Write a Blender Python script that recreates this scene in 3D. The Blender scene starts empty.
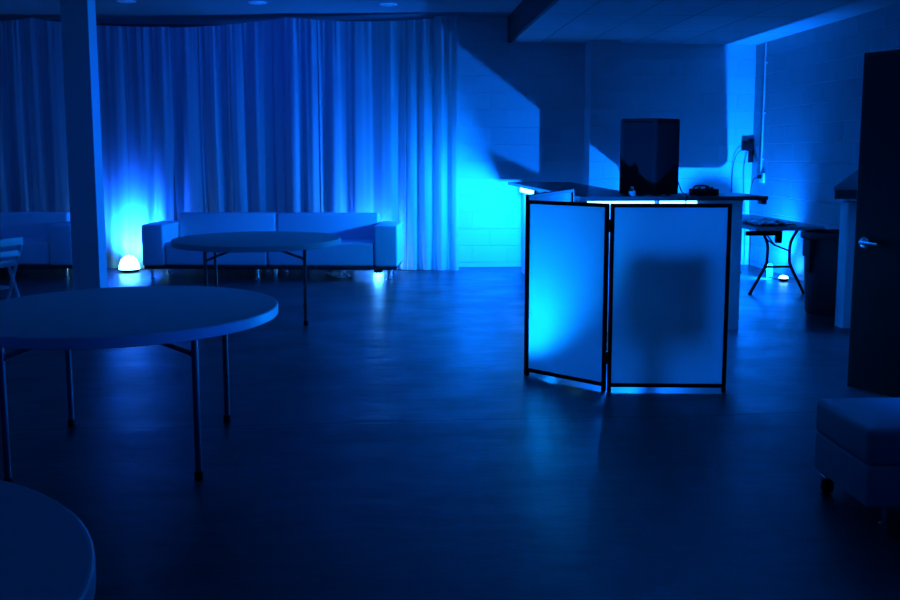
import bpy, bmesh, math, random
from mathutils import Vector, Matrix
random.seed(7)
S = bpy.context.scene
COL = S.collection
R = math.radians

# ------------------------------------------------------------------ materials
def mat(name, color, rough=.6, metal=0., spec=.5, noise=0., nscale=8., bump=0., bscale=60.):
    m = bpy.data.materials.new(name); m.use_nodes = True
    nt = m.node_tree; b = nt.nodes['Principled BSDF']
    b.inputs['Base Color'].default_value = (*color, 1)
    b.inputs['Roughness'].default_value = rough
    b.inputs['Metallic'].default_value = metal
    b.inputs['Specular IOR Level'].default_value = spec
    tc = nt.nodes.new('ShaderNodeTexCoord')
    if noise:
        n = nt.nodes.new('ShaderNodeTexNoise'); n.inputs['Scale'].default_value = nscale
        n.inputs['Detail'].default_value = 5
        r = nt.nodes.new('ShaderNodeMapRange')
        r.inputs['To Min'].default_value = 1 - noise; r.inputs['To Max'].default_value = 1 + noise
        mx = nt.nodes.new('ShaderNodeMix'); mx.data_type = 'RGBA'; mx.blend_type = 'MULTIPLY'
        mx.inputs[0].default_value = 1; mx.inputs[6].default_value = (*color, 1)
        nt.links.new(tc.outputs['Object'], n.inputs['Vector'])
        nt.links.new(n.outputs['Fac'], r.inputs['Value'])
        nt.links.new(r.outputs[0], mx.inputs[7])
        nt.links.new(mx.outputs[2], b.inputs['Base Color'])
    if bump:
        n2 = nt.nodes.new('ShaderNodeTexNoise'); n2.inputs['Scale'].default_value = bscale
        n2.inputs['Detail'].default_value = 4
        bp = nt.nodes.new('ShaderNodeBump'); bp.inputs['Strength'].default_value = bump
        bp.inputs['Distance'].default_value = .01
        nt.links.new(tc.outputs['Object'], n2.inputs['Vector'])
        nt.links.new(n2.outputs['Fac'], bp.inputs['Height'])
        nt.links.new(bp.outputs['Normal'], b.inputs['Normal'])
    return m

def block_wall(name, axis, k=1., bmp=.8, dist=.008):
    """painted concrete block, running bond; axis = world axis along the wall"""
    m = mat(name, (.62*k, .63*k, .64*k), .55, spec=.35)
    nt = m.node_tree; b = nt.nodes['Principled BSDF']
    g = nt.nodes.new('ShaderNodeNewGeometry'); s = nt.nodes.new('ShaderNodeSeparateXYZ')
    c = nt.nodes.new('ShaderNodeCombineXYZ')
    nt.links.new(g.outputs['Position'], s.inputs[0])
    nt.links.new(s.outputs[axis], c.inputs['X'])
    ad = nt.nodes.new('ShaderNodeMath'); ad.operation = 'ADD'; ad.inputs[1].default_value = -.0645
    nt.links.new(s.outputs['Z'], ad.inputs[0]); nt.links.new(ad.outputs[0], c.inputs['Y'])
    br = nt.nodes.new('ShaderNodeTexBrick')
    br.inputs['Scale'].default_value = 1; br.inputs['Brick Width'].default_value = .48
    br.inputs['Row Height'].default_value = .2265; br.inputs['Mortar Size'].default_value = .006
    br.inputs['Mortar Smooth'].default_value = .6
    br.inputs['Color1'].default_value = (.62*k, .63*k, .64*k, 1); br.inputs['Color2'].default_value = (.58*k, .59*k, .6*k, 1)
    br.inputs['Mortar'].default_value = (.66*min(1, k*1.35), .67*min(1, k*1.35), .68*min(1, k*1.35), 1)  # on the side wall, lit joint highlights are put into the mortar colour
    nz = nt.nodes.new('ShaderNodeTexNoise'); nz.inputs['Scale'].default_value = 5
    av = nt.nodes.new('ShaderNodeVectorMath'); av.operation = 'MULTIPLY_ADD'
    av.inputs[1].default_value = (.012, .012, 0)
    nt.links.new(g.outputs['Position'], nz.inputs['Vector'])
    nt.links.new(nz.outputs['Color'], av.inputs[0]); nt.links.new(c.outputs[0], av.inputs[2])
    nt.links.new(av.outputs[0], br.inputs['Vector'])
    nt.links.new(br.outputs['Color'], b.inputs['Base Color'])
    n2 = nt.nodes.new('ShaderNodeTexNoise'); n2.inputs['Scale'].default_value = 90
    nt.links.new(g.outputs['Position'], n2.inputs['Vector'])
    mm = nt.nodes.new('ShaderNodeMath'); mm.operation = 'MULTIPLY_ADD'; mm.inputs[1].default_value = .06
    inv = nt.nodes.new('ShaderNodeMath'); inv.operation = 'MULTIPLY'; inv.inputs[1].default_value = -1
    nt.links.new(br.outputs['Fac'], inv.inputs[0])
    nt.links.new(n2.outputs['Fac'], mm.inputs[0]); nt.links.new(inv.outputs[0], mm.inputs[2])
    bp = nt.nodes.new('ShaderNodeBump'); bp.inputs['Strength'].default_value = bmp
    bp.inputs['Distance'].default_value = dist
    nt.links.new(mm.outputs[0], bp.inputs['Height']); nt.links.new(bp.outputs['Normal'], b.inputs['Normal'])
    return m

def floor_mat():
    m = mat('sealed_concrete', (.1, .1, .105), .3, spec=.38)
    nt = m.node_tree; b = nt.nodes['Principled BSDF']
    g = nt.nodes.new('ShaderNodeNewGeometry')
    def noise(sc, det=6, st=None):
        n = nt.nodes.new('ShaderNodeTexNoise'); n.inputs['Scale'].default_value = sc; n.inputs['Detail'].default_value = det
        if st:
            v = nt.nodes.new('ShaderNodeVectorMath'); v.operation = 'MULTIPLY'; v.inputs[1].default_value = st
            nt.links.new(g.outputs['Position'], v.inputs[0]); nt.links.new(v.outputs[0], n.inputs['Vector'])
        else: nt.links.new(g.outputs['Position'], n.inputs['Vector'])
        return n
    n1 = noise(.9, 8)
    cr = nt.nodes.new('ShaderNodeValToRGB')
    cr.color_ramp.elements[0].position = .3; cr.color_ramp.elements[0].color = (.018, .018, .019, 1)
    cr.color_ramp.elements[1].position = .75; cr.color_ramp.elements[1].color = (.045, .045, .047, 1)
    nt.links.new(n1.outputs['Fac'], cr.inputs[0])
    n3 = noise(2.2, 6)
    mr = nt.nodes.new('ShaderNodeMapRange'); mr.inputs['From Min'].default_value = .35; mr.inputs['From Max'].default_value = .65
    mr.inputs['To Min'].default_value = .3; mr.inputs['To Max'].default_value = .4
    nt.links.new(n3.outputs['Fac'], mr.inputs['Value']); nt.links.new(mr.outputs[0], b.inputs['Roughness'])
    # joints and cracks: lines y = y0 + wobble(x)
    sp = nt.nodes.new('ShaderNodeSeparateXYZ'); nt.links.new(g.outputs['Position'], sp.inputs[0])
    nw = noise(1., 4, (.9, .05, 0))
    def line(y0, amp, half, a=0.):
        w = nt.nodes.new('ShaderNodeMath'); w.operation = 'MULTIPLY_ADD'; w.inputs[1].default_value = amp
        w.inputs[2].default_value = -y0 - amp*.5
        nt.links.new(nw.outputs['Fac'], w.inputs[0])
        d = nt.nodes.new('ShaderNodeMath'); d.operation = 'ADD'
        nt.links.new(w.outputs[0], d.inputs[0]); nt.links.new(sp.outputs['Y'], d.inputs[1])
        e = nt.nodes.new('ShaderNodeMath'); e.operation = 'ABSOLUTE'; nt.links.new(d.outputs[0], e.inputs[0])
        f = nt.nodes.new('ShaderNodeMapRange'); f.interpolation_type = 'SMOOTHSTEP'
        f.inputs['From Min'].default_value = 0; f.inputs['From Max'].default_value = half
        f.inputs['To Min'].default_value = a; f.inputs['To Max'].default_value = 1
        nt.links.new(e.outputs[0], f.inputs['Value']); return f
    l1 = line(4.95, .12, .03, .35); l2 = line(7.12, .12, .02, .6); l3 = line(7.5, .02, .03, .2)
    p = nt.nodes.new('ShaderNodeMath'); p.operation = 'MULTIPLY'
    nt.links.new(l1.outputs[0], p.inputs[0]); nt.links.new(l2.outputs[0], p.inputs[1])
    mx = nt.nodes.new('ShaderNodeMix'); mx.data_type = 'RGBA'; mx.blend_type = 'MULTIPLY'; mx.inputs[0].default_value = 1
    nt.links.new(cr.outputs[0], mx.inputs[6]); nt.links.new(p.outputs[0], mx.inputs[7])
    nt.links.new(mx.outputs[2], b.inputs['Base Color'])
    # bump: trowel waves, fine grain, joints
    n4 = noise(3., 3, (1., 2.2, 1.)); n5 = noise(40, 3)
    a1 = nt.nodes.new('ShaderNodeMath'); a1.operation = 'MULTIPLY_ADD'; a1.inputs[1].default_value = .08
    nt.links.new(n5.outputs['Fac'], a1.inputs[0]); nt.links.new(n4.outputs['Fac'], a1.inputs[2])
    a2 = nt.nodes.new('ShaderNodeMath'); a2.operation = 'MULTIPLY_ADD'; a2.inputs[1].default_value = .3
    nt.links.new(p.outputs[0], a2.inputs[0]); nt.links.new(a1.outputs[0], a2.inputs[2])
    hump = line(4.9, .3, .4, 0)
    a3 = nt.nodes.new('ShaderNodeMath'); a3.operation = 'MULTIPLY_ADD'; a3.inputs[1].default_value = -.9
    nt.links.new(hump.outputs[0], a3.inputs[0]); nt.links.new(a2.outputs[0], a3.inputs[2]); a2 = a3
    bp = nt.nodes.new('ShaderNodeBump'); bp.inputs['Strength'].default_value = .28; bp.inputs['Distance'].default_value = .014
    nt.links.new(a2.outputs[0], bp.inputs['Height']); nt.links.new(bp.outputs['Normal'], b.inputs['Normal'])
    return m

def tile_ceiling():
    m = mat('ceiling_tile', (.5, .5, .5), .8, spec=.2)
    nt = m.node_tree; b = nt.nodes['Principled BSDF']
    g = nt.nodes.new('ShaderNodeNewGeometry')
    av = nt.nodes.new('ShaderNodeVectorMath'); av.operation = 'ADD'; av.inputs[1].default_value = (-1.67+.61*.3, -12., 0)
    nt.links.new(g.outputs['Position'], av.inputs[0])
    br = nt.nodes.new('ShaderNodeTexBrick'); br.offset = 0; br.inputs['Scale'].default_value = 1
    br.inputs['Brick Width'].default_value = .61; br.inputs['Row Height'].default_value = 1.22
    br.inputs['Mortar Size'].default_value = .012; br.inputs['Mortar Smooth'].default_value = .2
    br.inputs['Color1'].default_value = (.5, .5, .5, 1); br.inputs['Color2'].default_value = (.46, .46, .46, 1)
    br.inputs['Mortar'].default_value = (.26, .26, .26, 1)
    nt.links.new(av.outputs[0], br.inputs['Vector']); nt.links.new(br.outputs['Color'], b.inputs['Base Color'])
    inv = nt.nodes.new('ShaderNodeMath'); inv.operation = 'MULTIPLY'; inv.inputs[1].default_value = -1
    nt.links.new(br.outputs['Fac'], inv.inputs[0])
    bp = nt.nodes.new('ShaderNodeBump'); bp.inputs['Strength'].default_value = .5; bp.inputs['Distance'].default_value = .01
    nt.links.new(inv.outputs[0], bp.inputs['Height']); nt.links.new(bp.outputs['Normal'], b.inputs['Normal'])
    return m

def cloth(name, color, transl, transp):
    m = bpy.data.materials.new(name); m.use_nodes = True
    nt = m.node_tree; nt.nodes.clear()
    out = nt.nodes.new('ShaderNodeOutputMaterial')
    d = nt.nodes.new('ShaderNodeBsdfDiffuse'); d.inputs[0].default_value = (*color, 1)
    t = nt.nodes.new('ShaderNodeBsdfTranslucent'); t.inputs[0].default_value = (*color, 1)
    tc = nt.nodes.new('ShaderNodeTexCoord'); n = nt.nodes.new('ShaderNodeTexNoise')
    n.inputs['Scale'].default_value = 260; n.inputs['Detail'].default_value = 2
    nt.links.new(tc.outputs['Object'], n.inputs['Vector'])
    bp = nt.nodes.new('ShaderNodeBump'); bp.inputs['Strength'].default_value = .1; bp.inputs['Distance'].default_value = .002
    nt.links.new(n.outputs['Fac'], bp.inputs['Height']); nt.links.new(bp.outputs['Normal'], d.inputs['Normal'])
    m1 = nt.nodes.new('ShaderNodeMixShader'); m1.inputs[0].default_value = transl
    nt.links.new(d.outputs[0], m1.inputs[1]); nt.links.new(t.outputs[0], m1.inputs[2])
    last = m1
    if transp:
        tr = nt.nodes.new('ShaderNodeBsdfTransparent'); m2 = nt.nodes.new('ShaderNodeMixShader'); m2.inputs[0].default_value = transp
        nt.links.new(m1.outputs[0], m2.inputs[1]); nt.links.new(tr.outputs[0], m2.inputs[2]); last = m2
    nt.links.new(last.outputs[0], out.inputs[0]); return m

def glow(name, color, strength):
    m = bpy.data.materials.new(name); m.use_nodes = True
    b = m.node_tree.nodes['Principled BSDF']
    b.inputs['Base Color'].default_value = (.2, .2, .2, 1)
    b.inputs['Emission Color'].default_value = (*color, 1); b.inputs['Emission Strength'].default_value = strength
    return m

BLUE = (.004, .1, 1.); CYAN = (.001, .15, 1.); DEEP = (.002, .012, 1.)
M = dict(
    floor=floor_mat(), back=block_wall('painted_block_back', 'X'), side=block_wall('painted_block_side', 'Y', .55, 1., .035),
    plaster=mat('painted_plaster', (.6, .61, .62), .6, noise=.04, nscale=3, bump=.05, bscale=80),
    tile=tile_ceiling(), highceil=mat('dark_painted_ceiling', (.22, .22, .23), .8, noise=.1, nscale=2),
    soffit=mat('dark_soffit_and_gap_shade', (.05, .05, .055), .7, noise=.1, nscale=4),
    column=mat('painted_column', (.6, .6, .61), .5, noise=.04, nscale=4),
    vinyl=mat('white_vinyl', (.72, .72, .72), .42, noise=.03, nscale=5, bump=.06, bscale=150),
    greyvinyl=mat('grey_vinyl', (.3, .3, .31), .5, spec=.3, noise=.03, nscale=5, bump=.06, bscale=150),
    base=mat('dark_sofa_base', (.02, .02, .022), .5, noise=.1),
    chrome=mat('chrome', (.8, .8, .8), .15, 1., noise=.03),
    steel=mat('grey_table_steel', (.14, .14, .145), .4, .6, noise=.06, nscale=20),
    plastic=mat('grey_table_plastic', (.5, .5, .5), .5, noise=.05, nscale=12, bump=.1, bscale=220),
    rim=mat('table_rim_plastic', (.66, .66, .66), .5, noise=.03, nscale=12),
    white=mat('white_paint', (.7, .7, .7), .5, noise=.04, nscale=6),
    black=mat('black_coat', (.005, .005, .006), .65, spec=.15, noise=.15, nscale=20, bump=.08, bscale=120),
    blackm=mat('black_metal', (.02, .02, .022), .35, .5, noise=.1, nscale=20),
    counter=mat('dark_laminate', (.03, .03, .034), .3, noise=.15, nscale=10),
    door=mat('dark_stained_door', (.008, .0075, .008), .6, spec=.15, noise=.2, nscale=6),
    bin=mat('dark_bin_plastic', (.02, .02, .023), .5, noise=.1, nscale=15, bump=.05, bscale=150),
    grille=mat('speaker_grille', (.004, .004, .005), .85, spec=.1, noise=.2, nscale=200, bump=.3, bscale=300),
    bag=mat('shiny_bag_film', (.03, .03, .035), .2, noise=.2, nscale=10, bump=.5, bscale=18),
    glass=mat('clear_glass', (.9, .95, 1), .05, noise=.01),
    lens=mat('recessed_lens', (.7, .7, .7), .3, noise=.02),
    curtain=cloth('sheer_white_curtain', (.6, .6, .61), .4, .03),
    scrim=cloth('white_stretch_scrim', (.62, .62, .63), .5, .03),
    lampb=glow('led_lens_blue', (.16, .7, 1.), 12), lampx=glow('led_lens_bright_blue', (.05, .33, 1.), 220), lampc=glow('led_lens_cyan', (.16, .75, 1.), 6),
)
M['glass'].node_tree.nodes['Principled BSDF'].inputs['Transmission Weight'].default_value = .9

# ------------------------------------------------------------------ mesh tools
def V(*a): return Vector(a)
def box(bm, lo, hi, bev=0., seg=2, mtx=None):
    r = bmesh.ops.create_cube(bm, size=1.)
    vs = r['verts']; lo = Vector(lo); hi = Vector(hi)
    for v in vs: v.co = Vector(((lo[i] + hi[i])/2 + v.co[i]*(hi[i]-lo[i])) for i in range(3))
    if bev:
        es = {e for v in vs for e in v.link_edges}
        g = bmesh.ops.bevel(bm, geom=list(es), offset=bev, segments=seg, affect='EDGES', profile=.5)
        vs = list({v for f in g['faces'] for v in f.verts} | {v for v in vs if v.is_valid})
    if mtx is not None:
        for v in vs: v.co = mtx @ v.co
    return vs
def tube(bm, pts, r, n=10, cap=True):
    pts = [Vector(p) for p in pts]; rings = []
    up = None
    for i, p in enumerate(pts):
        t = (pts[min(i+1, len(pts)-1)] - pts[max(i-1, 0)]).normalized()
        if up is None: up = t.orthogonal().normalized()
        u = (up - t*up.dot(t)).normalized(); up = u; w = t.cross(u)
        rr = r[i] if isinstance(r, (list, tuple)) else r
        rings.append([bm.verts.new(p + (u*math.cos(a) + w*math.sin(a))*rr) for a in (2*math.pi*k/n for k in range(n))])
    for a, b in zip(rings, rings[1:]):
        for k in range(n): bm.faces.new((a[k], a[(k+1) % n], b[(k+1) % n], b[k]))
    if cap: bm.faces.new(rings[0][::-1]); bm.faces.new(rings[-1])
def lathe(bm, prof, n=32, c=(0, 0, 0), mtx=None):
    c = Vector(c); rings = []
    T = (lambda v: mtx @ v + c) if mtx is not None else (lambda v: v + c)
    for r, z in prof:
        if r < 1e-6: rings.append([bm.verts.new(T(V(0, 0, z)))])
        else: rings.append([bm.verts.new(T(V(r*math.cos(2*math.pi*k/n), r*math.sin(2*math.pi*k/n), z))) for k in range(n)])
    for a, b in zip(rings, rings[1:]):
        for k in range(n):
            q = [a[k % len(a)], a[(k+1) % n % len(a)], b[(k+1) % n % len(b)], b[k % len(b)]]
            q2 = []
            for v in q:
                if v not in q2: q2.append(v)
            if len(q2) > 2: bm.faces.new(q2)
def prism(bm, outline, z0, z1):
    a = [bm.verts.new((x, y, z0)) for x, y in outline]; b = [bm.verts.new((x, y, z1)) for x, y in outline]
    bm.faces.new(a[::-1]); bm.faces.new(b); n = len(a)
    for k in range(n): bm.faces.new((a[k], a[(k+1) % n], b[(k+1) % n], b[k]))
def rrect(x0, y0, x1, y1, r, n=6):
    o = []
    for cx, cy, a0 in ((x1-r, y1-r, 0), (x0+r, y1-r, 90), (x0+r, y0+r, 180), (x1-r, y0+r, 270)):
        for k in range(n+1):
            a = R(a0 + 90*k/n); o.append((cx + r*math.cos(a), cy + r*math.sin(a)))
    return o
def arc(pts, n=8):   # Catmull-Rom through points
    P = [Vector(p) for p in pts]; P = [P[0]*2-P[1]] + P + [P[-1]*2-P[-2]]; o = []
    for i in range(1, len(P)-2):
        for k in range(n):
            t = k/n; a, b, c, d = P[i-1], P[i], P[i+1], P[i+2]
            o.append(.5*((2*b) + (c-a)*t + (2*a-5*b+4*c-d)*t*t + (3*b-a-3*c+d)*t**3))
    o.append(P[-2]); return o
def obj(name, bm, m, parent=None, smooth=True, label=None):
    bmesh.ops.recalc_face_normals(bm, faces=bm.faces)
    me = bpy.data.meshes.new(name); bm.to_mesh(me); bm.free()
    me.materials.append(M[m] if isinstance(m, str) else m)
    if smooth:
        for p in me.polygons: p.use_smooth = True
        try: me.set_sharp_from_angle(angle=R(35))
        except Exception: pass
    o = bpy.data.objects.new(name, me); COL.objects.link(o)
    if parent: o.parent = parent
    if label: o['label'] = label
    return o
def tag(o, label, cat, group=None):
    o['label'] = label; o['category'] = cat
    if group: o['group'] = group
    return o
def thing(name, label, cat, loc=(0, 0, 0), rz=0., group=None):
    o = bpy.data.objects.new(name, None); COL.objects.link(o); o.empty_display_size = .1
    o.location = loc; o.rotation_euler = (0, 0, rz); return tag(o, label, cat, group)
def copy_tree(o, parent=None):
    c = o.copy(); COL.objects.link(c)
    if parent: c.parent = parent
    for ch in list(o.children): copy_tree(ch, c)
    return c
def struct(name, bm, m, parent=None, smooth=False):
    o = obj(name, bm, m, parent, smooth)
    if not parent: o['kind'] = 'structure'
    return o
def B(*boxes):
    bm = bmesh.new()
    for b in boxes: box(bm, *b)
    return bm

# ------------------------------------------------------------------ room shell
struct('floor', B(((-6.2, -3.2, -.1), (5.25, 13.2, 0))), 'floor')
struct('wall_back', B(((.7, 12, 0), (5.25, 12.2, 3.6)), ((2.7, 11.66, 0), (3.08, 12, 2.97)), ((.7, 12.2, 0), (.85, 13, 3.6))), 'back')
struct('wall_recess', B(((-6.2, 13, 0), (.85, 13.2, 3.6))), 'soffit')  # shade of the unlit gap is put into this wall's dark colour
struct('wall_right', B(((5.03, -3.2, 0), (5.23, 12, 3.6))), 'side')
struct('wall_left', B(((-6.2, -3.2, 0), (-6, 13, 3.6))), 'plaster')
struct('wall_front', B(((-6, -3.2, 0), (5.03, -3, 3.6))), 'plaster')
struct('wall_partition', B(((3.46, -3, 0), (3.6, 4.62, 2.97))), 'plaster')
struct('ceiling', B(((-6.2, -3.2, 3.3), (1.67, 13.2, 3.5))), 'highceil')
struct('ceiling_tiled', B(((1.7, -3.2, 2.97), (5.25, 12.0, 3.5))), 'tile')
struct('trim_1', B(((1.66, -3.2, 2.965), (1.7, 12.0, 3.3))), 'soffit')
struct('column', B(((-3.235, 9.6, 0), (-2.96, 9.86, 3.3), .006)), 'column')

# recessed lights in the high ceiling (switched off)
for i, (x, y, w) in enumerate(((-2.98, 11.1, 'leftmost, near the white column'), (-1.46, 11.1, 'middle one, above the sofa seam'), (.09, 11.1, 'rightmost, above the sofa arm'))):
    t = thing('recessed_light', 'unlit round recessed light in the dark ceiling, ' + w, 'ceiling light', (x, y, 3.3), 0, 'unlit recessed ceiling lights')
    bm = bmesh.new(); lathe(bm, [(.075, 0.), (.075, -.012), (.1, -.012), (.112, -.004), (.112, 0.)], 28); obj('trim_ring', bm, 'white', t)
    bm = bmesh.new(); lathe(bm, [(0, -.02), (.05, -.016), (.074, -.004), (.074, 0)], 28); obj('lens', bm, 'lens', t)

# ------------------------------------------------------------------ curtains
def cy(x): return 11.74 - .112*x
def curtain(x0, x1, top, label, dens, amp, seed, lean=(0, 0), nz=26, off=0.):
    rnd = random.Random(seed)
    L = x1 - x0; nx = max(24, int(L*110))
    ph = [rnd.uniform(0, 6.28) for _ in range(8)]
    # irregular fold phase
    knots = [rnd.uniform(.55, 1.6) for _ in range(int(L*4) + 3)]
    def phase(u):
        s = u*(len(knots)-1); i = min(int(s), len(knots)-2); f = s - i
        tot = sum(knots[:i]) + knots[i]*f + (knots[i+1]-knots[i])*f*f/2
        return tot/sum(knots)*L*dens*6.283
    bm = bmesh.new(); rows = []
    for j in range(nz+1):
        v = j/nz                      # 0 bottom .. 1 top
        row = []
        for i in range(nx+1):
            u = i/nx; x = x0 + L*u
            x += (lean[0]*(1-u) + lean[1]*u)*max(0., 1-v*1.75)
            p = phase(u)
            big = math.sin(p + ph[0] + .25*math.sin(3*v + ph[1]))
            fine = math.sin(2.7*p + ph[2])*.5 + math.sin(4.3*p + ph[3])*.35
            tv = v**5
            a = amp*(.55 + .45*math.sin(1.3*x + ph[4])**2)
            d = a*(big*(1 - .65*tv) + fine*(.2 + .3*tv))
            d += amp*.5*math.sin(.9*x + ph[5])
            z = .008 + v*(top(x) - .008)
            xx = x + .35*a*math.cos(p + ph[0])*(1-tv)
            d += (.02*math.sin(2.1*p + ph[6]))*(1-v)**6
            row.append(bm.verts.new((xx, cy(x) + d + off, z)))
        rows.append(row)
    for a, b in zip(rows, rows[1:]):
        for i in range(nx): bm.faces.new((a[i], a[i+1], b[i+1], b[i]))
    return tag(obj('curtain', bm, 'curtain'), label, 'curtain', 'white drapes along the back of the room')
def sag(xa, xb, za, zb, s): return lambda x: za + (zb-za)*(x-xa)/(xb-xa) - s*4*max(0, (x-xa)/(xb-xa))*max(0, 1-(x-xa)/(xb-xa))
t1 = sag(-6, -4.5, 3.24, 3.25, .05); t2 = sag(-4.5, -1.23, 3.25, 3.25, .115); t3 = sag(-1.23, .96, 3.25, 3.25, .06)
curtain(-5.98, -4.44, t1, 'sheer white drape at the far left edge, behind the left sofa', 4.2, .04, 1)
curtain(-4.5, -2.71, t2, 'sheer white drape behind the white column, glowing blue by the sofa arm', 3.2, .022, 2, lean=(0, -.06))
curtain(-2.745, -1.19, t2, 'sheer white drape behind the left half of the central sofa', 3.4, .024, 3, lean=(.05, 0), off=.1)
curtain(-1.25, .98, t3, 'sheer white gathered drape behind the sofa right half, next to the bare block wall', 4.4, .034, 4)

# ------------------------------------------------------------------ sofas
def sofa(label, loc, rz):
    t = thing('sofa', label, 'sofa', loc, rz, 'low white sofas against the drapes')
    L, D = 3.12, .72
    bm = B(((.02, .02, .125), (L-.02, D-.02, .172), .006)); obj('base_frame', bm, 'base', t, label='dark strip along the bottom of the sofa')
    for x0, x1 in ((0, .275), (L-.29, L)):
        obj('arm', B(((x0, 0, .165), (x1, D, .665), .03, 4)), 'vinyl', t)
    xs = (.28, L/2 - .03, L-.295)
    for i in range(2):
        a, b = xs[i] + (.006 if i else 0), xs[i+1] - (.006 if not i else 0)
        obj('seat_cushion', B(((a, .02, .168), (b, .6, .445), .028, 4)), 'vinyl', t)
        obj('back_cushion', B(((a, .55, .3), (b, D-.01, .775), .03, 4)), 'vinyl', t)
    for x in (.1, L/2 - .16, L/2 + .06, L-.12):
        for y in (.07, D-.08):
            bm = bmesh.new(); lathe(bm, [(.0, 0), (.034, 0), (.034, .006), (.02, .012), (.018, .135), (0, .135)], 16, (x, y, 0)); obj('leg', bm, 'chrome', t)
    return t
sofa('low white two-module sofa with block arms behind the middle round table', (-2.92, 11.1, 0), R(-6.5))
sofa('low white sofa in shadow at the left, half hidden by the white column', (-6.0+.13-.98+.0, 11.62, 0), R(-6.0)).location = (-6.86, 11.5, 0)

# ------------------------------------------------------------------ round folding tables
def round_table(label, loc, rz):
    t = thing('round_table', label, 'table', loc, rz, 'round folding banquet tables')
    bm = bmesh.new(); lathe(bm, [(0, .742), (.735, .742), (.752, .7415), (.752, .70)], 72); obj('tabletop', bm, 'plastic', t)
    bm = bmesh.new(); lathe(bm, [(.75, .7412), (.757, .741), (.762, .736), (.762, .694), (.757, .689), (.735, .689), (0, .689)], 72)
    obj('rim', bm, 'rim', t, label='pale rim band around the tabletop')
    for sx in (-1, 1):
        for sy in (-1, 1):
            bm = bmesh.new(); tube(bm, [(sx*.425, sy*.46, .69), (sx*.425, sy*.46, .02)], .016, 12)
            l = obj('leg', bm, 'steel', t)
            bm = bmesh.new(); lathe(bm, [(0, 0), (.02, 0), (.021, .03), (.017, .04), (0, .04)], 12, (sx*.425, sy*.46, 0)); obj('foot_cap', bm, 'black', l)
            bm = bmesh.new(); tube(bm, [(sx*.425, sy*.46, .58), (sx*.40, sy*.455, .6), (sx*.18, sy*.44, .685)], .011, 8); obj('brace', bm, 'steel', t)
        bm = bmesh.new(); tube(bm, [(sx*.425, -.46, .655), (sx*.425, .46, .655)], .013, 10); obj('crossbar', bm, 'steel', t)
    return t
round_table('round folding table in front of the central white sofa', (-1.15, 8.36, 0), R(5))
round_table('large round folding table left of centre with its legs fully in view', (-1.30, 4.57, 0), R(1.5))
round_table('round folding table cut off by the bottom left corner of the photo', (-1.28, 1.46, 0), R(8))

# ------------------------------------------------------------------ folding chair, left edge
t = thing('folding_chair', 'pale slatted folding chair at the left edge behind the large round table', 'chair', (-3.14, 7.57, 0), R(65))
for z, h in ((.79, .065), (.69, .05), (.605, .05)):
    y = -.06 + (.78-z)*.385
    obj('back_slat', B(((-.2, y-.01, z-h/2), (.2, y+.01, z+h/2), .005)), 'white', t)
for s in (-1, 1):
    bm = bmesh.new(); tube(bm, [(s*.195, -.058, .78), (s*.195, .24, .0)], .014, 8); obj('front_leg', bm, 'white', t)
    bm = bmesh.new(); tube(bm, [(s*.172, .07, .57), (s*.172, -.12, .0)], .014, 8); obj('rear_leg', bm, 'white', t)
obj('seat', B(((-.16, .06, .385), (.16, .46, .41), .006)), 'white', t)
bm = bmesh.new(); tube(bm, [(-.172, -.09, .09), (.172, -.09, .09)], .01, 8); obj('stretcher', bm, 'white', t)

# ------------------------------------------------------------------ folding DJ facade
P1, P2, P3 = V(.965, 5.99, 0), V(1.415, 5.53, 0), V(2.172, 5.45, 0)
W0 = V(1.42, 6.64, 0)
fac = thing('booth_facade', 'folding white cloth booth front with black frames standing before the bar', 'room screen', P1)
def panel(a, b, z0=.03, z1=1.2, f=.024, gap=.006, rise=0.):
    a = a - P1; b = b - P1; d = (b-a); L = d.length; d.normalize(); n = V(-d.y, d.x, 0)
    mt = Matrix(((d.x, n.x, 0, a.x), (d.y, n.y, 0, a.y), (0, 0, 1, 0), (0, 0, 0, 1)))
    h = f/2
    def lift(bm):
        for v in bm.verts:
            if rise and v.co.z > .6: v.co.z += .035 + rise*max(0, min(1, 1-(v.co-a).xy.length/L))
    bm = bmesh.new()
    for lo, hi in (((gap, -h, z0), (gap+f, h, z1)), ((L-gap-f, -h, z0), (L-gap, h, z1)), ((gap+f, -h, z0), (L-gap-f, h, z0+f)), ((gap+f, -h, z1-f), (L-gap-f, h, z1))):
        box(bm, lo, hi, .003, 1, mt)
    lift(bm); fr = obj('panel_frame', bm, 'black', fac)
    bm = B(((gap+f*.9, -.002, z0+f*.9), (L-gap-f*.9, .002, z1-f*.9), 0, 1, mt)); lift(bm); obj('scrim', bm, 'scrim', fr, label='white stretch cloth filling the black frame', smooth=False)
    for x in (gap+f/2, L-gap-f/2):
        obj('foot', B(((x-.012, -.012, 0), (x+.012, .012, z0+.002), .002, 1, mt)), 'black', fr)
panel(P1, P2); panel(P2, P3); panel(W0, P1, rise=.016)
for z in (.18, 1.02):
    bm = bmesh.new(); tube(bm, [(P2.x-P1.x, P2.y-P1.y, z), (P2.x-P1.x, P2.y-P1.y, z+.08)], .011, 8); obj('hinge', bm, 'blackm', fac)

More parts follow.
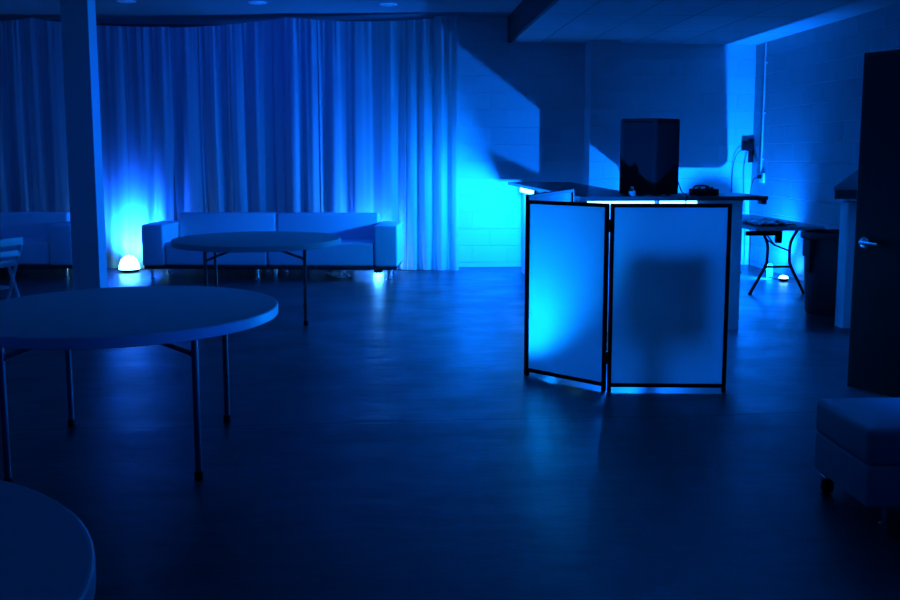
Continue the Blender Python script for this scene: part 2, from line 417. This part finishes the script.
# equipment case on a stand, silhouetted behind the right cloth panel
t = thing('equipment_case', 'dark case on a stand seen as a shadow through the right cloth panel', 'case', (1.88, 6.1, 0), R(-4))
bm = bmesh.new(); lathe(bm, [(0, 0), (.17, 0), (.17, .012), (.05, .03), (.045, .05), (0, .05)], 28, (-.03, 0, 0)); obj('base', bm, 'blackm', t)
bm = bmesh.new(); tube(bm, [(-.03, 0, .04), (-.03, 0, .61)], .05, 14); obj('pedestal', bm, 'blackm', t)
bm = B(((-.16, -.14, .6), (.2, .14, .9), .02, 3)); obj('body', bm, 'black', t)
bm = B(((-.165, -.145, .895), (.205, .145, .935), .012, 2)); obj('lid', bm, 'black', t)

# ------------------------------------------------------------------ bar: left run and right run
t = thing('bar_counter', 'white bar counter with dark top behind the cloth booth front', 'counter', (2.3, 7.6, 0))
o = V(2.3, 7.6, 0)
def rel(lo, hi, *r): return (tuple(Vector(lo)-o), tuple(Vector(hi)-o), *r)
obj('bar_wall', B(rel((1.78, 7.44, 0), (3.055, 7.62, 1.12), .004)), 'white', t)
obj('bar_wall', B(rel((1.78, 7.625, 0), (1.92, 11.45, 1.12), .004)), 'white', t)
bm = bmesh.new(); prism(bm, [(x-o.x, y-o.y) for x, y in ((1.64, 7.38), (3.245, 7.38), (3.245, 8.08), (2.28, 8.08), (2.42, 11.5), (1.605, 11.5))], 1.122, 1.156); obj('countertop', bm, 'counter', t)
obj('end_bracket', B(rel((3.205, 7.39, 1.085), (3.24, 7.5, 1.12), .003)), 'counter', t)
t = thing('bar_counter', 'white end of the bar with a dark slanted top beside the door', 'counter', (4.5, 7.6, 0)); o = V(4.5, 7.6, 0)
obj('bar_wall', B(rel((3.985, 7.44, 0), (5.025, 7.58, 1.1), .004)), 'white', t)
bm = bmesh.new(); prism(bm, [(3.775-o.x, 7.28-o.y), (5.02-o.x, 7.22-o.y), (5.02-o.x, 7.95-o.y), (4.14-o.x, 7.86-o.y)], 1.135, 1.21); obj('countertop', bm, 'counter', t)
obj('support', B(rel((4.02, 7.35, 1.1), (5.02, 7.6, 1.135), .004)), 'counter', t)
bm = bmesh.new()
pr = [(3.775, 1.205), (5.02, 1.205), (5.02, 1.95), (4.85, 2.0), (3.775, 1.235)]
a = [bm.verts.new((x-o.x, 7.3-o.y, z)) for x, z in pr]; b = [bm.verts.new((x-o.x+(.36 if x < 4.9 and z < 1.9 else 0), 7.84-o.y, z)) for x, z in pr]
bm.faces.new(a[::-1]); bm.faces.new(b)
for k in range(5): bm.faces.new((a[k], a[(k+1) % 5], b[(k+1) % 5], b[k]))
obj('slanted_top', bm, 'greyvinyl', t, smooth=False)

# LED bars under the left counter edge
for x0, x1, y0, rz, lb in ((-.29, .29, V(1.99, 7.41, 0), 0, 'lit cyan light bar under the front counter edge, left one by the frame joint'),
                         (-.165, .165, V(2.48, 7.41, 0), 0, 'lit cyan light bar under the front counter edge, right one, shorter'),
                         (-.5, .5, V(1.74, 10.8, 0), R(-90), 'lit light bar under the left counter edge, glaring white beside the cloth booth')):
    t = thing('light_bar', lb, 'light', (y0.x, y0.y, 1.1), rz, 'light bars under the counter edge')
    zl = -.01 if not rz else -.06
    obj('housing', B(((x0, .004, zl+.002), (x1, .026, .02), .002)), 'blackm', t)
    obj('diffuser', B(((x0+.004, -.006, zl), (x1-.004, .004, .017), .002)), 'lampc', t)

# things on the bar
t = thing('loudspeaker', 'black angled loudspeaker standing on the dark bar top', 'speaker', (2.285, 7.66, 1.156))
out = [(-.262, -.09), (-.005, -.22), (.245, -.1), (.2, .17), (-.2, .17)]
bm = bmesh.new(); prism(bm, out, .012, .65)
bmesh.ops.bevel(bm, geom=list(bm.edges), offset=.008, segments=2, affect='EDGES'); obj('cabinet', bm, 'black', t)
bm = bmesh.new()
for a_, b_ in ((out[0], out[1]), (out[1], out[2])):
    a3, b3 = V(*a_, 0), V(*b_, 0); d = (b3-a3).normalized(); n = V(d.y, -d.x, 0)
    mt = Matrix(((d.x, n.x, 0, a3.x), (d.y, n.y, 0, a3.y), (0, 0, 1, 0), (0, 0, 0, 1)))
    box(bm, (.02, -.003, .04), ((b3-a3).length-.02, .006, .62), .002, 1, mt)
obj('grille', bm, 'grille', t)
for x, y in ((-.18, -.06), (.17, -.06), (.15, .12), (-.15, .12)):
    bm = bmesh.new(); lathe(bm, [(0, 0), (.02, 0), (.018, .014), (0, .014)], 12, (x, y, 0)); obj('rubber_foot', bm, 'black', t)
bm = bmesh.new(); tube(bm, arc([(2.49, 7.76, 1.36), (2.515, 7.74, 1.365), (2.54, 7.65, 1.3), (2.545, 7.52, 1.19), (2.535, 7.37, 1.168), (2.53, 7.362, 1.1), (2.53, 7.37, .9)], 6), .005, 6)
tag(obj('speaker_cable', bm, 'black'), 'thin black cable hanging from the loudspeaker over the bar edge', 'cable')
t = thing('audio_mixer', 'small dark lumpy mixer box on the bar right of the loudspeaker', 'audio equipment', (2.775, 7.62, 1.156), R(6))
bm = bmesh.new(); box(bm, (-.1, -.09, 0), (.1, .09, .055), .012, 2); obj('body', bm, 'black', t)
for x, y in ((-.06, -.04), (0, -.05), (.06, -.03), (-.03, .03), (.05, .04)):
    bm = bmesh.new(); lathe(bm, [(0, .07), (.012, .07), (.014, .05), (0, .05)], 12, (x, y, 0)); obj('knob', bm, 'blackm', t)
bm = bmesh.new(); tube(bm, arc([(-.075, .05, .055), (-.06, .05, .075), (0, .05, .08), (.06, .05, .074), (.075, .05, .055)], 4), .008, 8); obj('handle', bm, 'blackm', t)
bm = bmesh.new(); lathe(bm, [(0, 0), (.026, 0), (.03, .01), (.03, .045), (.012, .06), (.012, .078), (.014, .08), (0, .08)], 20)
bt = obj('bottle', bm, 'glass'); bt.location = (2.083, 7.41, 1.156); tag(bt, 'tiny clear glass bottle at the foot of the loudspeaker', 'bottle')

# ------------------------------------------------------------------ plastic folding table at the right wall
FX0, FX1, FY0, FY1 = 3.94, 4.73, 9.25, 11.25
t = thing('folding_table', 'rectangular folding table by the right block wall with a light under it', 'table', ((FX0+FX1)/2, (FY0+FY1)/2, 0))
hx, hy = (FX1-FX0)/2, (FY1-FY0)/2
bm = bmesh.new(); prism(bm, rrect(-hx, -hy, hx, hy, .06), .7, .742); bmesh.ops.bevel(bm, geom=[e for e in bm.edges if abs(e.verts[0].co.z-e.verts[1].co.z) < 1e-5], offset=.008, segments=2, affect='EDGES')
obj('tabletop', bm, 'plastic', t)
for sy in (-1, 1):
    y0 = sy*(hy-.12); xo = -.075
    bm = bmesh.new()
    for s in (-1, 1):
        tube(bm, arc([(xo+s*.2, y0, .7), (xo+s*.13, y0, .56), (xo+s*.125, y0, .4), (xo+s*.145, y0, .3), (xo+s*.3, y0, .012)], 5), .016, 10)
        lathe(bm, [(0, 0), (.02, 0), (.02, .02), (0, .02)], 10, (xo+s*.3, y0, 0))
    tube(bm, [(xo-.145, y0, .3), (xo+.145, y0, .3)], .013, 8)
    obj('leg_frame', bm, 'blackm', t)
    bm = bmesh.new(); tube(bm, [(xo-.17, y0, .62), (xo-.02, y0-sy*.06, .53), (xo+.125, y0, .47)], .009, 8)
    tube(bm, [(xo-.02, y0-sy*.06, .53), (xo, y0-sy*.5, .7)], .009, 8); obj('brace', bm, 'blackm', t)
bm = bmesh.new()
n = 14; rnd = random.Random(5)
vs = [[bm.verts.new((FX0+.03+.42*i/n + .02*rnd.random(), FY0+.03+.75*j/n + .02*rnd.random(), .746 + .028*abs(math.sin(i*.9+j*.5))*rnd.random() + .01*rnd.random())) for i in range(n+1)] for j in range(n+1)]
fc = [bm.faces.new((vs[j][i], vs[j][i+1], vs[j+1][i+1], vs[j+1][i])) for j in range(n) for i in range(n)]
g = bmesh.ops.extrude_face_region(bm, geom=fc)
for v in g['geom']:
    if isinstance(v, bmesh.types.BMVert): v.co.z += .012
tag(obj('dark_cloth', bm, 'bag'), 'crumpled dark cloth lying on the folding table by the bar', 'cloth')
bm = bmesh.new(); box(bm, (-.035, -.02, 0), (.035, .02, .13), .006); box(bm, (-.36, -.018, .08), (-.03, .018, .13), .006)
hb = obj('table_latch_box', bm, 'black', t); hb.location = (4.225-(FX0+FX1)/2, FY0+.06-(FY0+FY1)/2, .565)

# shiny bag; crate added to shade the lower back wall
bm = bmesh.new(); bmesh.ops.create_icosphere(bm, subdivisions=4, radius=1)
rnd = random.Random(3)
from mathutils import noise as mn
for v in bm.verts:
    d = v.co.normalized(); q = 1 + .13*mn.noise(d*2.3) + .05*mn.noise(d*7)
    z = d.z*q; k = 1 if z < .2 else 1 - .45*(z-.2)
    v.co = V(d.x*.27*q*k, d.y*.2*q*k, max(0, .26 + z*.27))
bb = obj('plastic_bag', bm, 'bag'); bb.location = (4.28, 11.62, 0); tag(bb, 'shiny dark plastic bag on the floor behind the folding table legs', 'bag')
t = thing('blocker_crate', 'dark crate added under the left side of the folding table to block low light', 'crate', (3.86, 11.0, 0))
bm = bmesh.new(); prism(bm, rrect(-.15, -.25, .15, .25, .03), 0, .37); obj('body', bm, 'bin', t)
bm = bmesh.new(); prism(bm, rrect(-.165, -.265, .165, .265, .03), .37, .40); obj('lid', bm, 'bin', t)

# par lights
def par(label, loc, rz, tilt, lm, k=1.):
    t = thing('par_light', label, 'light', loc, rz, 'floor par lights')
    t.scale = (k, k, k)
    mt = Matrix.Translation((0, 0, .085)) @ Matrix.Rotation(tilt, 4, 'X')
    bm = bmesh.new(); lathe(bm, [(0, -.06), (.05, -.06), (.075, -.035), (.082, .0), (.082, .035), (.074, .035), (.074, .02), (0, .02)], 24, mtx=mt); obj('body', bm, 'black', t)
    bm = bmesh.new(); lathe(bm, [(0, .026), (.05, .025), (.073, .021)], 24, mtx=mt); obj('lens', bm, lm, t, label='glowing blue lens')
    bm = bmesh.new()
    for s in (-1, 1): tube(bm, [(s*.088, 0, .085), (s*.09, .01, .01), (s*.06, .1*1, .006), (0, .1, .006)], .007, 6)
    obj('bracket_or_blocker', bm, 'blackm', t)
    return t
def dome_light(label, loc, r, h=1., lm='lampb', shadow_plate=0):
    t = thing('uplight', label, 'light', loc, 0, 'small round uplights on the floor')
    bm = bmesh.new(); lathe(bm, [(0, 0), (r*.8, 0), (r*.9, .01), (r*.98, .03), (r, .034), (0, .034)], 28); obj('body', bm, 'black', t)
    bm = bmesh.new(); lathe(bm, [(r, .034), (r*.97, .034+.016*h), (r*.75, .034+.041*h), (r*.4, .034+.056*h), (0, .034+.061*h)], 28); obj('lens', bm, lm, t, label='glaring white blue lens')
    if shadow_plate:  # added plate and link bar, shaped to cast a rounded wall shadow
        bm = bmesh.new(); n = 14
        o2 = [(shadow_plate*.21*math.cos(math.pi*k/n), .152 + (shadow_plate-.152)*math.sin(math.pi*k/n)) for k in range(n+1)]
        o2 = [(shadow_plate*.21, 0)] + o2 + [(-shadow_plate*.21, 0)]
        f1 = [bm.verts.new((x-.053, .27, z)) for x, z in o2]; f2 = [bm.verts.new((x-.053, .276, z)) for x, z in o2]
        bm.faces.new(f1[::-1]); bm.faces.new(f2)
        for k in range(len(o2)): bm.faces.new((f1[k], f1[(k+1) % len(o2)], f2[(k+1) % len(o2)], f2[k]))
        tube(bm, [(-.05, .272, .008), (-.03, .15, .008), (0, .03, .012)], .006, 6)
        obj('bracket_or_blocker', bm, 'black', t)
    return t
dome_light('small glowing uplight on the floor under the folding table at the right wall', (4.79, 10.37, 0), .055, .6, 'lampb', .183)
dome_light('glaring round uplight on the floor between the column and the central sofa', (-3.28, 11.86, 0), .13, 3.0)
dome_light('glaring small uplight on the floor behind the right half of the central sofa', (-.06, 11.58, 0), .06, 1., 'lampx')
par('lit par light on the floor inside the booth behind the left cloth panel', (1.42, 6.42, 0), R(-35), R(20), 'lampc')

# ------------------------------------------------------------------ trash can
t = thing('trash_can', 'large dark round trash can beside the folding table', 'trash can', (4.3, 8.2, 0), R(10))
bm = bmesh.new(); lathe(bm, [(0, 0), (.25, 0), (.262, .02), (.285, .45), (.302, .73), (.296, .73), (.28, .45), (.25, .03), (0, .03)], 40); obj('body', bm, 'bin', t)
bm = bmesh.new(); lathe(bm, [(.298, .715), (.325, .715), (.33, .725), (.33, .765), (.32, .778), (.3, .778), (.296, .74), (.298, .715)], 40); obj('rim', bm, 'bin', t)
for s in (-1, 1):
    bm = bmesh.new(); box(bm, (s*.31-.03, -.06, .55), (s*.31+.03, .06, .716), .015, 3); box(bm, (s*.298-.022, -.03, .40), (s*.298+.022, .03, .56), .01, 2); obj('handle', bm, 'bin', t)

# ------------------------------------------------------------------ door at the right
dl = V(2.99, 5.49, 0); dd = V(.46, -.888, 0).normalized(); dn = V(-dd.y, dd.x, 0)
dm = Matrix(((dd.x, dn.x, 0, dl.x), (dd.y, dn.y, 0, dl.y), (0, 0, 1, 0), (0, 0, 0, 1)))
d = struct('door_1', B(((0, 0, .012), (.92, .045, 2.13), .003, 1, dm)), 'door')
bm = bmesh.new()
lm = dm @ Matrix.Translation((.075, 0, .955)) @ Matrix.Rotation(R(90), 4, 'X')
lathe(bm, [(0, 0), (.034, 0), (.034, .01), (.014, .014), (.012, .05), (0, .05)], 20, mtx=lm)
tube(bm, [dm @ V(.075, -.05, .955), dm @ V(.11, -.055, .955), dm @ V(.19, -.05, .952)], [.013, .011, .009], 10)
obj('door_handle', bm, 'chrome', d)
for z in (.25, 1.05, 1.85):
    bm = bmesh.new(); tube(bm, [dm @ V(.925, -.006, z), dm @ V(.925, -.006, z+.1)], .008, 8); obj('hinge', bm, 'chrome', d)

# ------------------------------------------------------------------ ottoman, bottom right
t = thing('ottoman', 'low upholstered ottoman on short legs in deep shadow at the bottom right by the door', 'ottoman', (1.93, 3.35, 0), R(-2))
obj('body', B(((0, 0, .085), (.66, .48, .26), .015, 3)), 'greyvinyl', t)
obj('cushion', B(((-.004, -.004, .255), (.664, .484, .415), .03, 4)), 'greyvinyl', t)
for x, y in ((.1, .04), (.56, .05), (.56, .42)):
    bm = bmesh.new(); lathe(bm, [(0, 0), (.02, 0), (.02, .005), (.008, .01), (.008, .088), (0, .088)], 14, (x, y, 0)); obj('leg', bm, 'chrome', t)
bm = bmesh.new()
lathe(bm, [(0, -.018), (.028, -.018), (.034, -.012), (.034, .012), (.028, .018), (0, .018)], 20, (.03, .40, .034), Matrix.Rotation(R(90), 3, 'Y'))
c = obj('caster_wheel', bm, 'black', t)
bm = bmesh.new(); box(bm, (.0, .37, .06), (.06, .43, .088), .01, 2); tube(bm, [(.056, .40, .034), (.056, .40, .07)], .006, 6); tube(bm, [(.004, .40, .034), (.004, .40, .07)], .006, 6)
obj('caster_fork', bm, 'chrome', c)

# ------------------------------------------------------------------ wall fittings
bm = bmesh.new(); tube(bm, [(5.012, 11.65, 2.965), (5.012, 11.65, 1.27)], .011, 10)
for z in (2.7, 2.05, 1.45): box(bm, (5.008, 11.62, z-.01), (5.03, 11.68, z+.01), .002, 1)
tag(obj('conduit_pipe', bm, 'white'), 'thin white conduit pipe running down the right block wall', 'pipe')
t = thing('wall_outlet', 'white wall outlet box below the conduit pipe', 'outlet', (5.03, 11.62, 1.2))
obj('plate', B(((-.03, -.06, -.065), (0, .06, .065), .004)), 'white', t)
obj('plug', B(((-.075, -.022, -.01), (-.028, .022, .04), .006)), 'black', t)
bm = bmesh.new(); tube(bm, arc([(4.958, 11.62, 1.21), (4.9, 11.63, 1.17), (4.88, 11.66, 1.0), (4.9, 11.7, .75), (4.93, 11.72, .3), (4.93, 11.72, .01)], 6), .006, 6)
tag(obj('power_cord', bm, 'black'), 'black cord dropping from the outlet below the conduit', 'cord')
t = thing('wall_box', 'dark box mounted high in the back corner right of the loudspeaker', 'electrical box', (4.97, 12, 1.56))
obj('body', B(((-.1, -.07, 0), (.05, 0, .13), .006)), 'black', t)
obj('mount', B(((.0, -.05, -.16), (.055, 0, .16), .004)), 'black', t)
bm = bmesh.new(); tube(bm, arc([(4.88, 11.95, 1.58), (4.8, 11.95, 1.52), (4.755, 11.97, 1.35), (4.75, 11.98, 1.0), (4.76, 11.98, .5), (4.76, 11.97, .01)], 6), .005, 6)
tag(obj('power_cord', bm, 'black'), 'thin cord hanging from the dark box in the back corner', 'cord')

# loose white cable ends under the sofa
for i, (pts, lb) in enumerate((([(-.72, 11.5, .01), (-.62, 11.15, .012), (-.53, 11.02, .01), (-.46, 11.03, .01)], 'pale loose cable curling on the floor under the sofa, left strand'),
                              ([(-.5, 11.35, .012), (-.43, 11.15, .012), (-.42, 11.05, .01), (-.37, 10.99, .01)], 'pale loose cable curling on the floor under the sofa, right strand'))):
    bm = bmesh.new(); tube(bm, arc(pts, 6), .009, 6); tag(obj('loose_cable', bm, 'rim'), lb, 'cable', 'loose cables under the sofa')

# ------------------------------------------------------------------ lights
def lamp(name, kind, loc, energy, color, target=None, cone=120, blend=.4, rad=.03):
    l = bpy.data.lights.new(name, kind); l.energy = energy; l.color = color; l.shadow_soft_size = rad
    if kind == 'SPOT': l.spot_size = R(cone); l.spot_blend = blend
    o = bpy.data.objects.new(name, l); COL.objects.link(o); o.location = loc
    if target: o.rotation_euler = (Vector(target)-Vector(loc)).to_track_quat('-Z', 'Y').to_euler()
    return o
lamp('lamp_under_table', 'SPOT', (4.765, 10.5, .07), 1200, CYAN, (3.54, 11.8, 1.17), 176, .85, .012)
lamp('lamp_under_table_side', 'SPOT', (4.84, 10.44, .1), 14, (.004, .22, 1.), (5.03, 10.5, .22), 100, 1, .02)
lamp('lamp_counter_edge', 'SPOT', (1.665, 9.2, 1.085), 150, (.001, .22, 1.), (-1.4, 9.4, .9), 168, .6, .03)
lamp('lamp_counter_wall', 'SPOT', (1.675, 10.8, 1.08), 760, CYAN, (.6, 11.6, .8), 160, .4, .05)
lamp('lamp_counter_front', 'SPOT', (2.1, 7.2, 1.06), 400, CYAN, (2.05, 6.2, .5), 175, .3, .2)
lamp('lamp_booth_floor', 'SPOT', (1.25, 6.37, .14), 800, (.001, .24, 1.), (.97, 6.02, .55), 96, 1, .04)
lamp('lamp_booth_up', 'SPOT', (1.8, 6.78, .14), 1400, CYAN, (1.82, 6.85, 2), 96, 1, .04)
lamp('lamp_drape_left', 'SPOT', (-3.28, 11.84, .28), 1100, BLUE, (-3.24, 12.14, .42), 120, .7, .05)
lamp('lamp_drape_right', 'SPOT', (-.06, 11.58, .13), 560, BLUE, (-.06, 11.78, .3), 118, .7, .04)
lamp('fill_table_rims', 'SPOT', (3.35, 3.65, .5), 260, (.001, .1, 1.), (-1, 3.6, .76), 44, .8, .1)  # added fill for the table rims, no fixture stands here
lamp('lamp_front_left', 'POINT', (-5.2, -1.5, 1.0), 22, DEEP, rad=.1)
lamp('fill_drapes', 'SPOT', (-1.0, 9.35, 3.15), 115, (.002, .03, 1.), (-2.2, 11.9, 1.0), 125, .8, .1)  # added blue fill to brighten the drapes, no fixture hangs here

w = bpy.data.worlds.new('night'); S.world = w; w.use_nodes = True
w.node_tree.nodes['Background'].inputs[0].default_value = (.0, .002, .03, 1)
w.node_tree.nodes['Background'].inputs[1].default_value = .3

# ------------------------------------------------------------------ camera
cam = bpy.data.cameras.new('camera'); co = bpy.data.objects.new('camera', cam); COL.objects.link(co)
cam.sensor_width = 36; cam.lens = 36; cam.sensor_fit = 'HORIZONTAL'; cam.shift_y = -40.3/900; cam.clip_start = .05
co.location = (0, 0, 1.5); co.rotation_euler = (R(90-6.63), 0, R(-4.29))
S.camera = co
S.view_settings.view_transform = 'Standard'; S.view_settings.look = 'None'
S.view_settings.exposure = 0; S.view_settings.gamma = 1; S.view_settings.use_curve_mapping = False
S.cycles.use_denoising = True
S.cycles.max_bounces = 8; S.cycles.transparent_max_bounces = 12
